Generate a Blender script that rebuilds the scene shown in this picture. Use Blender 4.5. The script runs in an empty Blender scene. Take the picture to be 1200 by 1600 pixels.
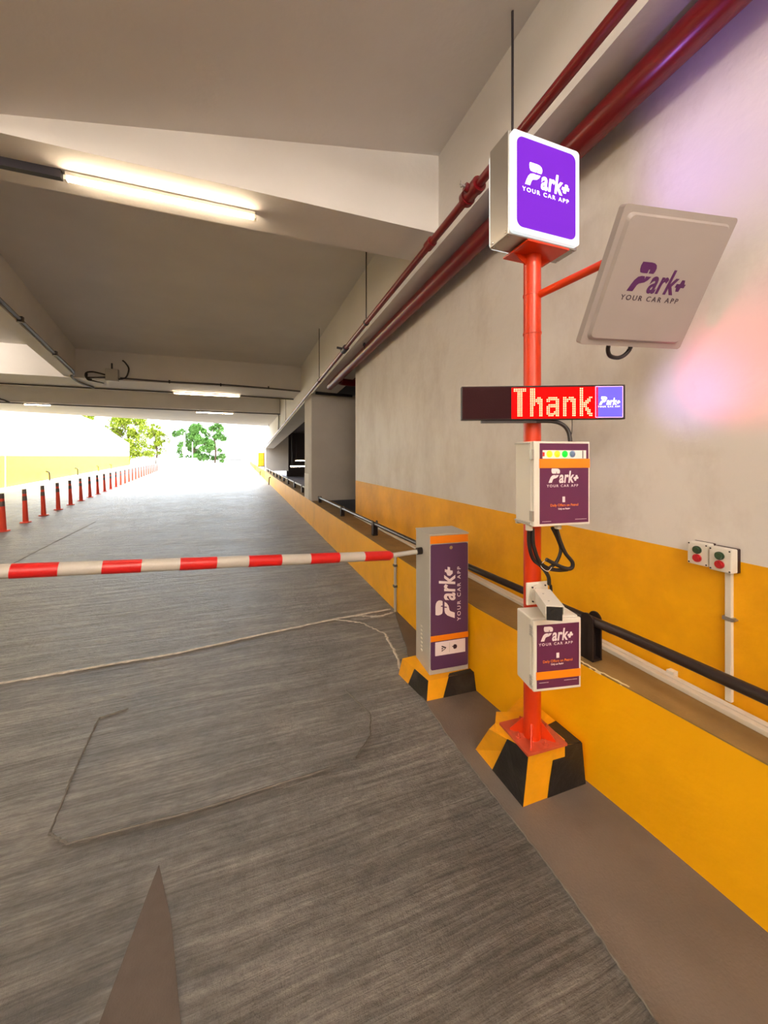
import bpy, bmesh, math, random
from mathutils import Vector, Matrix, Euler
random.seed(7)
S = bpy.context.scene
COL = S.collection

# ------------------------------------------------------------------ camera
cam_d = bpy.data.cameras.new('camera'); cam = bpy.data.objects.new('camera', cam_d); COL.objects.link(cam)
cam.location = (0, 0, 1.5); cam.rotation_euler = (math.radians(90), 0, -math.atan(222/595.))
cam_d.sensor_fit = 'VERTICAL'; cam_d.sensor_height = 36; cam_d.sensor_width = 27
cam_d.lens = 595/1600*36; cam_d.shift_y = -87/1600.; cam_d.clip_start = 0.02; cam_d.clip_end = 500
S.camera = cam

# ------------------------------------------------------------------ world, sun, exposure
W = bpy.data.worlds.new('world'); S.world = W; W.use_nodes = True
bg = W.node_tree.nodes['Background']; bg.inputs[0].default_value = (0.86, 0.93, 1.0, 1); bg.inputs[1].default_value = 3.0
sun_d = bpy.data.lights.new('sun', 'SUN'); sun_d.energy = 2.6; sun_d.angle = math.radians(1.0); sun_d.color = (1, .96, .88)
sun = bpy.data.objects.new('sun', sun_d); COL.objects.link(sun)
sun.rotation_euler = Vector((-.55, .30, -.85)).to_track_quat('-Z', 'Y').to_euler()
S.view_settings.view_transform = 'Standard'; S.view_settings.look = 'None'
S.view_settings.exposure = 1.48; S.view_settings.gamma = 1.0; S.view_settings.use_curve_mapping = False
TUBE_STRENGTH = 24.0

# ------------------------------------------------------------------ materials
def srgb(r, g, b):
    f = lambda c: (c/255/12.92) if c/255 <= .04045 else ((c/255+.055)/1.055)**2.4
    return (f(r), f(g), f(b), 1)
def mat(name, col, rough=.6, metal=0.0, var=0.0, vscale=6.0, bump=0.0, bscale=60.0, spec=.5, dirt=None, dscale=3.0, damt=.4):
    m = bpy.data.materials.new(name); m.use_nodes = True; nt = m.node_tree; N = nt.nodes; L = nt.links
    p = N['Principled BSDF']; p.inputs['Base Color'].default_value = col; p.inputs['Roughness'].default_value = rough
    p.inputs['Metallic'].default_value = metal; p.inputs['Specular IOR Level'].default_value = spec
    tc = N.new('ShaderNodeTexCoord'); out = None
    if var:
        n = N.new('ShaderNodeTexNoise'); n.inputs['Scale'].default_value = vscale; n.inputs['Detail'].default_value = 6
        L.new(tc.outputs['Object'], n.inputs['Vector'])
        r = N.new('ShaderNodeMapRange'); r.inputs[1].default_value = .25; r.inputs[2].default_value = .75
        r.inputs[3].default_value = 1-var; r.inputs[4].default_value = 1+var*.5
        L.new(n.outputs['Fac'], r.inputs[0])
        mx = N.new('ShaderNodeMix'); mx.data_type = 'RGBA'; mx.blend_type = 'MULTIPLY'; mx.inputs[0].default_value = 1
        mx.inputs[6].default_value = col; L.new(r.outputs[0], mx.inputs[7]); out = mx.outputs[2]
    if dirt:
        n = N.new('ShaderNodeTexNoise'); n.inputs['Scale'].default_value = dscale; n.inputs['Detail'].default_value = 9; n.inputs['Roughness'].default_value = .65
        L.new(tc.outputs['Object'], n.inputs['Vector'])
        r = N.new('ShaderNodeMapRange'); r.inputs[1].default_value = .52; r.inputs[2].default_value = .72; r.inputs[4].default_value = damt
        L.new(n.outputs['Fac'], r.inputs[0])
        mx = N.new('ShaderNodeMix'); mx.data_type = 'RGBA'; L.new(r.outputs[0], mx.inputs[0])
        if out: L.new(out, mx.inputs[6])
        else: mx.inputs[6].default_value = col
        mx.inputs[7].default_value = dirt; out = mx.outputs[2]
    if out: L.new(out, p.inputs['Base Color'])
    if bump:
        n = N.new('ShaderNodeTexNoise'); n.inputs['Scale'].default_value = bscale; n.inputs['Detail'].default_value = 5
        L.new(tc.outputs['Object'], n.inputs['Vector'])
        b = N.new('ShaderNodeBump'); b.inputs['Strength'].default_value = bump; b.inputs['Distance'].default_value = .01
        L.new(n.outputs['Fac'], b.inputs['Height']); L.new(b.outputs[0], p.inputs['Normal'])
    return m
def emis(name, col, strength, base=None):
    m = bpy.data.materials.new(name); m.use_nodes = True; p = m.node_tree.nodes['Principled BSDF']
    p.inputs['Base Color'].default_value = base or col; p.inputs['Emission Color'].default_value = col
    p.inputs['Emission Strength'].default_value = strength; p.inputs['Roughness'].default_value = .4
    return m

def floor_material():
    m = bpy.data.materials.new('brushed_concrete'); m.use_nodes = True; nt = m.node_tree; N = nt.nodes; L = nt.links
    p = N['Principled BSDF']; p.inputs['Specular IOR Level'].default_value = .7
    tc = N.new('ShaderNodeTexCoord')
    wob = N.new('ShaderNodeTexNoise'); wob.inputs['Scale'].default_value = .9; wob.inputs['Detail'].default_value = 2
    L.new(tc.outputs['Object'], wob.inputs['Vector'])
    sc = N.new('ShaderNodeVectorMath'); sc.operation = 'SCALE'; sc.inputs['Scale'].default_value = .10; L.new(wob.outputs['Color'], sc.inputs[0])
    ad = N.new('ShaderNodeVectorMath'); ad.operation = 'ADD'; L.new(tc.outputs['Object'], ad.inputs[0]); L.new(sc.outputs[0], ad.inputs[1])
    mp = N.new('ShaderNodeMapping'); mp.inputs['Scale'].default_value = (1.6, 70, 1); mp.inputs['Rotation'].default_value = (0, 0, math.radians(3))
    L.new(ad.outputs[0], mp.inputs['Vector'])
    st = N.new('ShaderNodeTexNoise'); st.inputs['Scale'].default_value = 1; st.inputs['Detail'].default_value = 9; st.inputs['Roughness'].default_value = .72
    L.new(mp.outputs[0], st.inputs['Vector'])
    mp2 = N.new('ShaderNodeMapping'); mp2.inputs['Scale'].default_value = (1.6, 13, 1); L.new(ad.outputs[0], mp2.inputs['Vector'])
    st2 = N.new('ShaderNodeTexNoise'); st2.inputs['Scale'].default_value = 1; st2.inputs['Detail'].default_value = 5; L.new(mp2.outputs[0], st2.inputs['Vector'])
    gr = N.new('ShaderNodeTexNoise'); gr.inputs['Scale'].default_value = 190; gr.inputs['Detail'].default_value = 3; L.new(tc.outputs['Object'], gr.inputs['Vector'])
    pt = N.new('ShaderNodeTexNoise'); pt.inputs['Scale'].default_value = 1.3; pt.inputs['Detail'].default_value = 7; pt.inputs['Roughness'].default_value = .62
    L.new(tc.outputs['Object'], pt.inputs['Vector'])
    # height
    def math_(op, a, b=None, v=None):
        n = N.new('ShaderNodeMath'); n.operation = op; L.new(a, n.inputs[0])
        if b is not None: L.new(b, n.inputs[1])
        if v is not None: n.inputs[1].default_value = v
        return n.outputs[0]
    h = math_('ADD', math_('MULTIPLY', st.outputs['Fac'], v=1.1), math_('MULTIPLY', st2.outputs['Fac'], v=2.6))
    h = math_('ADD', h, math_('MULTIPLY', gr.outputs['Fac'], v=.22))
    md = N.new('ShaderNodeTexNoise'); md.inputs['Scale'].default_value = 22; md.inputs['Detail'].default_value = 5; md.inputs['Roughness'].default_value = .7; L.new(tc.outputs['Object'], md.inputs['Vector'])
    h = math_('ADD', h, math_('MULTIPLY', md.outputs['Fac'], v=1.6))
    h = math_('ADD', h, math_('MULTIPLY', pt.outputs['Fac'], v=1.2))
    b = N.new('ShaderNodeBump'); b.inputs['Strength'].default_value = 1.0; b.inputs['Distance'].default_value = .030
    L.new(h, b.inputs['Height']); L.new(b.outputs[0], p.inputs['Normal'])
    # colour : worn concrete, darker patches; brushed streaks with groove light and shade painted in
    cr = N.new('ShaderNodeValToRGB'); e = cr.color_ramp.elements
    e[0].position = .3; e[0].color = srgb(106, 101, 96); e[1].position = .75; e[1].color = srgb(170, 164, 157)
    L.new(pt.outputs['Fac'], cr.inputs[0])
    cr2 = N.new('ShaderNodeValToRGB'); e = cr2.color_ramp.elements
    e[0].position = .41; e[0].color = (.70, .69, .68, 1); e[1].position = .60; e[1].color = (1.25, 1.25, 1.24, 1)
    L.new(st.outputs['Fac'], cr2.inputs[0])
    mx = N.new('ShaderNodeMix'); mx.data_type = 'RGBA'; mx.blend_type = 'MULTIPLY'; mx.inputs[0].default_value = .9
    L.new(cr.outputs[0], mx.inputs[6]); L.new(cr2.outputs[0], mx.inputs[7])
    sk = N.new('ShaderNodeTexNoise'); sk.inputs['Scale'].default_value = 1; sk.inputs['Detail'].default_value = 6; sk.inputs['Roughness'].default_value = .75; mp4 = N.new('ShaderNodeMapping'); mp4.inputs['Scale'].default_value = (14, 42, 1); L.new(ad.outputs[0], mp4.inputs['Vector']); L.new(mp4.outputs[0], sk.inputs['Vector'])
    cr3 = N.new('ShaderNodeValToRGB'); e = cr3.color_ramp.elements
    e[0].position = .36; e[0].color = (.66, .65, .64, 1); e[1].position = .64; e[1].color = (1.26, 1.26, 1.25, 1); L.new(sk.outputs['Fac'], cr3.inputs[0])
    mx3 = N.new('ShaderNodeMix'); mx3.data_type = 'RGBA'; mx3.blend_type = 'MULTIPLY'; mx3.inputs[0].default_value = .8
    L.new(mx.outputs[2], mx3.inputs[6]); L.new(cr3.outputs[0], mx3.inputs[7])
    cr5 = N.new('ShaderNodeValToRGB'); e = cr5.color_ramp.elements
    e[0].position = .38; e[0].color = (.74, .73, .72, 1); e[1].position = .62; e[1].color = (1.18, 1.18, 1.18, 1); L.new(st2.outputs['Fac'], cr5.inputs[0])
    mx5 = N.new('ShaderNodeMix'); mx5.data_type = 'RGBA'; mx5.blend_type = 'MULTIPLY'; mx5.inputs[0].default_value = .9
    L.new(mx3.outputs[2], mx5.inputs[6]); L.new(cr5.outputs[0], mx5.inputs[7]); L.new(mx5.outputs[2], p.inputs['Base Color'])
    r = N.new('ShaderNodeMapRange'); r.inputs[3].default_value = .34; r.inputs[4].default_value = .56
    L.new(pt.outputs['Fac'], r.inputs[0]); L.new(r.outputs[0], p.inputs['Roughness'])
    return m

def painted_wall():
    """white above, ochre yellow below 1.10 m, smudges and a pale run"""
    m = bpy.data.materials.new('two_tone_wall_paint'); m.use_nodes = True; nt = m.node_tree; N = nt.nodes; L = nt.links
    p = N['Principled BSDF']; p.inputs['Roughness'].default_value = .5; p.inputs['Specular IOR Level'].default_value = .35
    tc = N.new('ShaderNodeTexCoord'); sp = N.new('ShaderNodeSeparateXYZ'); L.new(tc.outputs['Object'], sp.inputs[0])
    n1 = N.new('ShaderNodeTexNoise'); n1.inputs['Scale'].default_value = 2.2; n1.inputs['Detail'].default_value = 8; n1.inputs['Roughness'].default_value = .6
    L.new(tc.outputs['Object'], n1.inputs['Vector'])
    mpp = N.new('ShaderNodeMapping'); mpp.inputs['Scale'].default_value = (1.2, 1.4, .8); L.new(tc.outputs['Object'], mpp.inputs['Vector'])
    n2 = N.new('ShaderNodeTexNoise'); n2.inputs['Scale'].default_value = 1.6; n2.inputs['Detail'].default_value = 9; n2.inputs['Roughness'].default_value = .7; L.new(mpp.outputs[0], n2.inputs['Vector'])
    def ramp(src, a, ca, b, cb):
        c = N.new('ShaderNodeValToRGB'); e = c.color_ramp.elements; e[0].position = a; e[0].color = ca; e[1].position = b; e[1].color = cb
        L.new(src, c.inputs[0]); return c.outputs[0]
    white = ramp(n2.outputs['Fac'], .34, srgb(208, 199, 191), .56, srgb(224, 218, 212))
    yel = ramp(n1.outputs['Fac'], .30, srgb(222, 152, 8), .66, srgb(255, 184, 6))
    gt = N.new('ShaderNodeMath'); gt.operation = 'GREATER_THAN'; gt.inputs[1].default_value = 1.10; L.new(sp.outputs['Z'], gt.inputs[0])
    mx = N.new('ShaderNodeMix'); mx.data_type = 'RGBA'; L.new(gt.outputs[0], mx.inputs[0]); L.new(yel, mx.inputs[6]); L.new(white, mx.inputs[7])
    L.new(mx.outputs[2], p.inputs['Base Color'])
    n3 = N.new('ShaderNodeTexNoise'); n3.inputs['Scale'].default_value = 14; n3.inputs['Detail'].default_value = 6; L.new(tc.outputs['Object'], n3.inputs['Vector'])
    b = N.new('ShaderNodeBump'); b.inputs['Strength'].default_value = .35; b.inputs['Distance'].default_value = .01
    L.new(n3.outputs['Fac'], b.inputs['Height']); L.new(b.outputs[0], p.inputs['Normal'])
    return m

M = {}
M['floor'] = floor_material()
M['strip'] = mat('smooth_kerb_concrete', srgb(110, 99, 90), .6, var=.22, vscale=3, bump=.25, bscale=120, dirt=srgb(84, 72, 62), dscale=2.2, damt=.6)
M['crack'] = mat('pale_crack_filler', srgb(204, 196, 184), .8, var=.3, vscale=30, bump=.5, bscale=90)
M['saw'] = mat('saw_cut_edge', srgb(112, 106, 98), .8, var=.3, vscale=30)
M['patch'] = mat('brown_smooth_patch', srgb(90, 78, 70), .62, var=.15, vscale=20, bump=.2, bscale=200)
M['slab'] = mat('painted_slab', srgb(222, 218, 214), .75, var=.08, vscale=1.2, bump=.15, bscale=30)
M['beam'] = mat('painted_beam', srgb(224, 220, 216), .7, var=.07, vscale=1.5, bump=.15, bscale=25)
M['column'] = mat('painted_column', srgb(196, 188, 180), .7, var=.1, vscale=2, bump=.15, bscale=25)
M['wall'] = painted_wall()
M['curb'] = mat('yellow_kerb_paint', srgb(255, 186, 6), .42, var=.12, vscale=2.2, bump=.3, bscale=18, spec=.4, dirt=srgb(214, 144, 8), dscale=1.8, damt=.45)
M['ledge'] = mat('dusty_ledge_concrete', srgb(150, 118, 66), .8, var=.25, vscale=5, bump=.3, bscale=80, dirt=srgb(120, 100, 72), dscale=3, damt=.5)
M['chip'] = mat('chipped_edge', srgb(224, 205, 160), .8)
M['yellow'] = mat('yellow_paint', srgb(246, 170, 10), .5, var=.12, vscale=10, bump=.2, bscale=60, dirt=srgb(190, 140, 60), dscale=7, damt=.5)
M['black'] = mat('black_paint', srgb(30, 27, 26), .5, var=.3, vscale=10, bump=.2, bscale=60, dirt=srgb(88, 80, 72), dscale=6, damt=.35)
M['darkmetal'] = mat('dark_enamelled_steel', srgb(46, 37, 36), .38, metal=.25, var=.15, vscale=12, bump=.05, bscale=80)
M['rail'] = mat('handrail_paint', srgb(58, 48, 46), .3, metal=.3, var=.12, vscale=15, bump=.05, bscale=90)
M['orange'] = mat('orange_red_enamel', srgb(222, 58, 4), .35, var=.08, vscale=8, spec=.6)
M['orangedirty'] = mat('chipped_orange_enamel', srgb(206, 84, 52), .55, var=.25, vscale=16, dirt=srgb(150, 96, 74), dscale=14, damt=.6)
M['pipered'] = mat('dark_red_pipe_paint', srgb(118, 12, 20), .3, var=.12, vscale=6, spec=.6)
M['grey'] = mat('light_grey_powdercoat', srgb(188, 184, 176), .45, var=.06, vscale=4, spec=.4)
M['boxwhite'] = mat('cream_enclosure', srgb(226, 220, 208), .45, var=.05, vscale=6)
M['purple'] = mat('purple_vinyl', srgb(88, 54, 92), .42)
M['purple2'] = mat('plum_vinyl', srgb(96, 34, 76), .4)
M['purplelogo'] = mat('purple_print', srgb(78, 14, 84), .5)
M['darkprint'] = mat('dark_print', srgb(50, 22, 46), .5)
M['orangevinyl'] = mat('orange_vinyl', srgb(248, 138, 14), .45)
M['whiteprint'] = mat('white_print', srgb(240, 228, 230), .5)
M['panel'] = mat('grey_white_plastic', srgb(158, 148, 144), .5, var=.04, vscale=5)
M['steel'] = mat('brushed_steel', srgb(176, 172, 166), .38, metal=.75, var=.08, vscale=3)
M['bolt'] = mat('bright_bolt', srgb(215, 210, 205), .25, metal=.9)
M['redtape'] = mat('red_reflective_tape', srgb(214, 26, 26), .35, var=.06, vscale=20, spec=.6)
M['armwhite'] = mat('greyish_white_boom_paint', srgb(196, 190, 180), .4, var=.08, vscale=10)
M['cable'] = mat('black_cable', srgb(32, 24, 24), .45)
M['conduitgrey'] = mat('grey_conduit', srgb(84, 80, 80), .5)
M['conduitdark'] = mat('dark_conduit', srgb(40, 34, 42), .5)
M['trunk'] = mat('white_trunking', srgb(222, 214, 200), .45, var=.06, vscale=9)
M['lamp'] = mat('lamp_housing', srgb(225, 218, 205), .5)
M['tube'] = emis('warm_white_tube', (1, .80, .56, 1), TUBE_STRENGTH)
M['tube_added'] = emis('added_tube_bright', (1, .88, .75, 1), 90.0)
M['btn_green'] = mat('green_button', srgb(52, 76, 52), .4)
M['btn_red'] = mat('red_button', srgb(186, 34, 40), .35)
M['swbase'] = mat('dark_maroon_backbox', srgb(52, 22, 24), .5)
M['bollard'] = mat('red_orange_rubber', srgb(222, 66, 44), .5)
M['reflgrey'] = mat('grey_reflective_band', srgb(96, 84, 84), .45)
M['sign_purple'] = emis('lit_purple_acrylic', (.115, .006, .43, 1), .38, base=(.1, .02, .3, 1))
M['sign_white'] = emis('lit_white_acrylic', (.80, .93, .95, 1), .30, base=(.6, .6, .6, 1))
M['sign_logo'] = emis('lit_logo', (1, .93, 1, 1), .8)
M['led_face'] = mat('dark_maroon_acrylic', srgb(46, 14, 18), .6, spec=.1, bump=.1, bscale=300)
M['led_dot'] = emis('lit_red_dot', (1, .42, .2, 1), 1.3)
M['led_glow'] = emis('red_bloom', (1, .0, .0, 1), .42, base=(.02, .0, .0, 1))
M['led_glow2'] = emis('dim_red_bloom', (.5, .003, .006, 1), .5, base=(.05, .0, .0, 1))
M['led_blue'] = emis('lit_violet_panel', (.16, .12, .72, 1), .42, base=(.05, .04, .2, 1))
M['led_edge'] = emis('lit_violet_border', (.8, .40, .95, 1), .5)
for q_ in ('led_glow', 'led_blue', 'sign_purple', 'led_dot'): M[q_].node_tree.nodes['Principled BSDF'].inputs['Specular IOR Level'].default_value = .05
M['lt_yellow'] = emis('lit_yellow_lens', (1, .75, .01, 1), .7)
M['lt_amber'] = emis('lit_amber_lens', (1, .40, .01, 1), .5)
M['lt_green'] = emis('lit_green_lens', (.0, 1, .02, 1), .6)
M['lt_blue'] = mat('blue_grey_lens', srgb(112, 132, 170), .3)
M['lt_strip'] = emis('lit_pale_window', (1, .78, .6, 1), .2, base=(.5, .45, .4, 1))
M['bark'] = mat('bark', srgb(90, 72, 55), .9, var=.3, vscale=5)
M['leaf'] = mat('leaves', srgb(96, 140, 60), .6, var=.5, vscale=.8)
M['leafy'] = mat('yellow_green_leaves', srgb(150, 164, 40), .6, var=.4, vscale=.8)
M['outwhite'] = mat('white_render', srgb(235, 232, 226), .8)
M['outyellow'] = mat('outdoor_yellow_paint', srgb(255, 212, 0), .6)
M['galv'] = mat('pale_galvanised', srgb(190, 192, 190), .5)
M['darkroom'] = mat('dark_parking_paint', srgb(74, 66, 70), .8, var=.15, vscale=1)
M['ground'] = mat('pale_ground', srgb(176, 172, 164), .85, var=.1, vscale=.4)

# ------------------------------------------------------------------ mesh helpers
class MB:
    def __init__(s): s.bm = bmesh.new()
    def box(s, c, size, rot=None, bevel=0):
        r = bmesh.ops.create_cube(s.bm, size=1); vs = r['verts']
        bmesh.ops.scale(s.bm, vec=size, verts=vs)
        if bevel:
            es = list({e for v in vs for e in v.link_edges})
            rb = bmesh.ops.bevel(s.bm, geom=es, offset=bevel, segments=2, affect='EDGES', profile=.5)
            vs = list({v for f in rb['faces'] for v in f.verts} | {v for v in vs if v.is_valid})
        if rot is not None: bmesh.ops.rotate(s.bm, cent=(0, 0, 0), matrix=rot, verts=vs)
        bmesh.ops.translate(s.bm, vec=c, verts=vs); return s
    def b2(s, a, b, bevel=0):
        return s.box([(a[i]+b[i])/2 for i in range(3)], [abs(b[i]-a[i]) for i in range(3)], None, bevel)
    def cyl(s, a, b, r, r2=None, seg=20, caps=True):
        a = Vector(a); b = Vector(b); d = b-a
        o = bmesh.ops.create_cone(s.bm, cap_ends=caps, segments=seg, radius1=r, radius2=r if r2 is None else r2, depth=d.length)
        q = d.to_track_quat('Z', 'Y').to_matrix()
        bmesh.ops.rotate(s.bm, cent=(0, 0, 0), matrix=q, verts=o['verts'])
        bmesh.ops.translate(s.bm, vec=(a+b)/2, verts=o['verts']); return s
    def dome(s, c, r, n=(0, -1, 0), sq=.5, seg=14):
        o = bmesh.ops.create_uvsphere(s.bm, u_segments=seg, v_segments=8, radius=r)
        bmesh.ops.scale(s.bm, vec=(1, 1, sq), verts=o['verts'])
        bmesh.ops.rotate(s.bm, cent=(0, 0, 0), matrix=Vector(n).to_track_quat('Z', 'Y').to_matrix(), verts=o['verts'])
        bmesh.ops.translate(s.bm, vec=c, verts=o['verts']); return s
    def tube(s, pts, r, seg=10, smooth=6):
        P = [Vector(p) for p in pts]
        if smooth and len(P) > 2:
            Q = []
            for i in range(len(P)-1):
                p0 = P[max(i-1, 0)]; p1 = P[i]; p2 = P[i+1]; p3 = P[min(i+2, len(P)-1)]
                for k in range(smooth):
                    t = k/smooth
                    Q.append(.5*((2*p1)+(-p0+p2)*t+(2*p0-5*p1+4*p2-p3)*t*t+(-p0+3*p1-3*p2+p3)*t**3))
            Q.append(P[-1]); P = Q
        rings = []; up = Vector((.13, .21, .97)).normalized()
        for i, p in enumerate(P):
            d = (P[min(i+1, len(P)-1)]-P[max(i-1, 0)]).normalized()
            a = d.cross(up)
            if a.length < 1e-3: a = d.cross(Vector((1, 0, 0)))
            a.normalize(); b = d.cross(a).normalized(); up = -b if False else up
            rings.append([s.bm.verts.new(p+a*r*math.cos(t*2*math.pi/seg)+b*r*math.sin(t*2*math.pi/seg)) for t in range(seg)])
        for A, B in zip(rings, rings[1:]):
            for k in range(seg): s.bm.faces.new((A[k], A[(k+1) % seg], B[(k+1) % seg], B[k]))
        s.bm.faces.new(rings[0]); s.bm.faces.new(rings[-1][::-1]); return s
    def prism(s, poly, axis, lo, hi):
        """poly 2D extruded along axis: 'x' poly=(y,z), 'y' poly=(x,z), 'z' poly=(x,y)"""
        def P(a, b, t): return {'x': (t, a, b), 'y': (a, t, b), 'z': (a, b, t)}[axis]
        A = [s.bm.verts.new(P(a, b, lo)) for a, b in poly]; B = [s.bm.verts.new(P(a, b, hi)) for a, b in poly]
        n = len(poly)
        for i in range(n): s.bm.faces.new((A[i], A[(i+1) % n], B[(i+1) % n], B[i]))
        s.bm.faces.new(A[::-1]); s.bm.faces.new(B); return s
    def hexa(s, v8):
        v = [s.bm.verts.new(p) for p in v8]
        for f in ((0, 3, 2, 1), (4, 5, 6, 7), (0, 1, 5, 4), (1, 2, 6, 5), (2, 3, 7, 6), (3, 0, 4, 7)): s.bm.faces.new([v[i] for i in f])
        return s
    def split(s, name, m, parent=None, smooth=False):
        """each loose piece becomes a part of its own"""
        bmesh.ops.recalc_face_normals(s.bm, faces=s.bm.faces); left = set(s.bm.verts); out = []
        while left:
            seed = next(iter(left)); isl = {seed}; q = [seed]
            while q:
                v = q.pop()
                for e in v.link_edges:
                    o = e.other_vert(v)
                    if o not in isl: isl.add(o); q.append(o)
            left -= isl; m2 = MB(); mp = {v: m2.bm.verts.new(v.co) for v in isl}
            for f in {f for v in isl for f in v.link_faces}: m2.bm.faces.new([mp[v] for v in f.verts])
            out.append(m2.build(name, m, parent, smooth=smooth))
        s.bm.free(); return out
    def build(s, name, m, parent=None, loc=None, rot=None, smooth=False):
        bmesh.ops.recalc_face_normals(s.bm, faces=s.bm.faces)
        me = bpy.data.meshes.new(name); s.bm.to_mesh(me); s.bm.free()
        me.materials.append(m)
        if smooth:
            for p in me.polygons: p.use_smooth = True
            try: me.set_sharp_from_angle(angle=math.radians(40))
            except Exception: pass
        o = bpy.data.objects.new(name, me); COL.objects.link(o)
        if parent: o.parent = parent
        if loc is not None: o.location = loc
        if rot is not None: o.rotation_euler = rot
        return o
def tag(o, label=None, cat=None, group=None, kind=None):
    if label: o['label'] = label
    if cat: o['category'] = cat
    if group: o['group'] = group
    if kind: o['kind'] = kind
    return o
def empty(name, label, cat, loc=(0, 0, 0), rot=(0, 0, 0), group=None):
    o = bpy.data.objects.new(name, None); COL.objects.link(o); o.location = loc; o.rotation_euler = rot; o.empty_display_size = .1
    return tag(o, label, cat, group)
def rect_round(w, h, r, n=6):
    out = []
    for cx, cy, a0 in ((w/2-r, h/2-r, 0), (-w/2+r, h/2-r, 90), (-w/2+r, -h/2+r, 180), (w/2-r, -h/2+r, 270)):
        for k in range(n+1):
            a = math.radians(a0+90*k/n); out.append((cx+r*math.cos(a), cy+r*math.sin(a)))
    return out
# lettering : flat raised print lying in the local XZ plane, facing -Y
def text_verts(body, bold=0.0, shear=0.0, spacing=1.0):
    cu = bpy.data.curves.new('lettering', 'FONT'); cu.body = body; cu.size = 1; cu.offset = bold; cu.shear = shear; cu.space_character = spacing
    cu.fill_mode = 'FRONT'; cu.resolution_u = 4
    o = bpy.data.objects.new('lettering', cu); COL.objects.link(o)
    dg = bpy.context.evaluated_depsgraph_get(); me = bpy.data.meshes.new_from_object(o.evaluated_get(dg))
    V = [(v.co.x, v.co.y) for v in me.vertices]; F = [list(p.vertices) for p in me.polygons]
    bpy.data.objects.remove(o); bpy.data.meshes.remove(me)
    x0 = min(v[0] for v in V); x1 = max(v[0] for v in V)
    return V, F, x0, x1
def add_text(bm, body, x, z, width, height=None, bold=0.0, shear=0.0, spacing=1.0, rot=0.0, cap=.73):
    V, F, x0, x1 = text_verts(body, bold, shear, spacing)
    sx = width/(x1-x0); sz = sx if height is None else height/cap
    ca, sa = math.cos(rot), math.sin(rot); vs = []
    for a, b in V:
        a = (a-x0)*sx; b = b*sz
        vs.append(bm.verts.new((x+a*ca-b*sa, 0, z+a*sa+b*ca)))
    for f in F:
        try: bm.faces.new([vs[i] for i in f])
        except ValueError: pass
def logo(name, m, parent, loc, width, rot=(0, 0, 0), turn=0.0, tagline=True, tagm=None):
    """the 'Park+' word mark with its tagline; origin at the lower-left of the word"""
    bm = bmesh.new(); ca, sa = math.cos(turn), math.sin(turn)
    def T(a, b): return (a*width*ca-b*width*sa, 0, a*width*sa+b*width*ca)
    def poly(pts): 
        bm.faces.new([bm.verts.new(T(a, b)) for a, b in pts])
    # split letter P : upper bowl and lower stem
    up = [(.105, .400), (.26, .400), (.315, .392), (.355, .368), (.372, .330), (.368, .285), (.350, .254), (.266, .254), (.272, .305), (.250, .305), (.244, .254), (.160, .254), (.118, .262), (.098, .300), (.092, .350)]
    lo = [(.335, .214), (.300, .165), (.250, .130), (.205, .120), (.165, .110), (.140, .085), (.105, .0), (.0, .0), (.035, .085), (.070, .155), (.115, .200), (.165, .214), (.222, .214), (.214, .165), (.236, .165), (.244, .214)]
    poly(up); poly(lo)
    off = len(bm.verts)
    b2 = bmesh.new(); add_text(b2, 'ark', .345, 0, .50, height=.355, bold=.024, shear=.18, spacing=1.04, cap=.76)
    vm = {v: bm.verts.new(T(v.co.x, v.co.z)) for v in b2.verts}
    for f in b2.faces: bm.faces.new([vm[v] for v in f.verts])
    b2.free()
    c = (.905, .125); a = .082; t = .026; k = .25
    pl = [(-t, a), (t, a), (t, t), (a, t), (a, -t), (t, -t), (t, -a), (-t, -a), (-t, -t), (-a, -t), (-a, t), (-t, t)]
    poly([(c[0]+p+k*q, c[1]+q) for p, q in pl])
    if tagline and tagm is None:
        b2 = bmesh.new(); add_text(b2, 'YOUR CAR APP', -.06, -.125, 1.04, height=.075, bold=.006, spacing=1.35)
        vm = {v: bm.verts.new(T(v.co.x, v.co.z)) for v in b2.verts}
        for f in b2.faces: bm.faces.new([vm[v] for v in f.verts])
        b2.free()
    o = finish_flat(bm, name, m, parent, loc, rot)
    if tagline and tagm is not None:
        bm = bmesh.new(); b2 = bmesh.new(); add_text(b2, 'YOUR CAR APP', -.06, -.125, 1.04, height=.075, bold=.006, spacing=1.35)
        vm = {v: bm.verts.new(T(v.co.x, v.co.z)) for v in b2.verts}
        for f in b2.faces: bm.faces.new([vm[v] for v in f.verts])
        b2.free(); finish_flat(bm, 'tagline', tagm, parent, loc, rot)
    return o
def finish_flat(bm, name, m, parent, loc, rot=(0, 0, 0), th=.0006):
    bmesh.ops.triangulate(bm, faces=[f for f in bm.faces if len(f.verts) > 4])
    bmesh.ops.remove_doubles(bm, verts=bm.verts, dist=1e-6)
    bmesh.ops.recalc_face_normals(bm, faces=bm.faces)
    r = bmesh.ops.extrude_face_region(bm, geom=list(bm.faces)); vs = [v for v in r['geom'] if isinstance(v, bmesh.types.BMVert)]
    bmesh.ops.translate(bm, vec=(0, -th, 0), verts=vs); bmesh.ops.recalc_face_normals(bm, faces=bm.faces)
    me = bpy.data.meshes.new(name); bm.to_mesh(me); bm.free(); me.materials.append(m)
    o = bpy.data.objects.new(name, me); COL.objects.link(o)
    if parent: o.parent = parent
    o.location = loc; o.rotation_euler = rot
    return o
def words(name, m, parent, loc, body, width, height=None, bold=0.0, rot=(0, 0, 0), spacing=1.0, turn=0.0):
    bm = bmesh.new(); add_text(bm, body, 0, 0, width, height, bold, 0, spacing, turn); return finish_flat(bm, name, m, parent, loc, rot)
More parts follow.
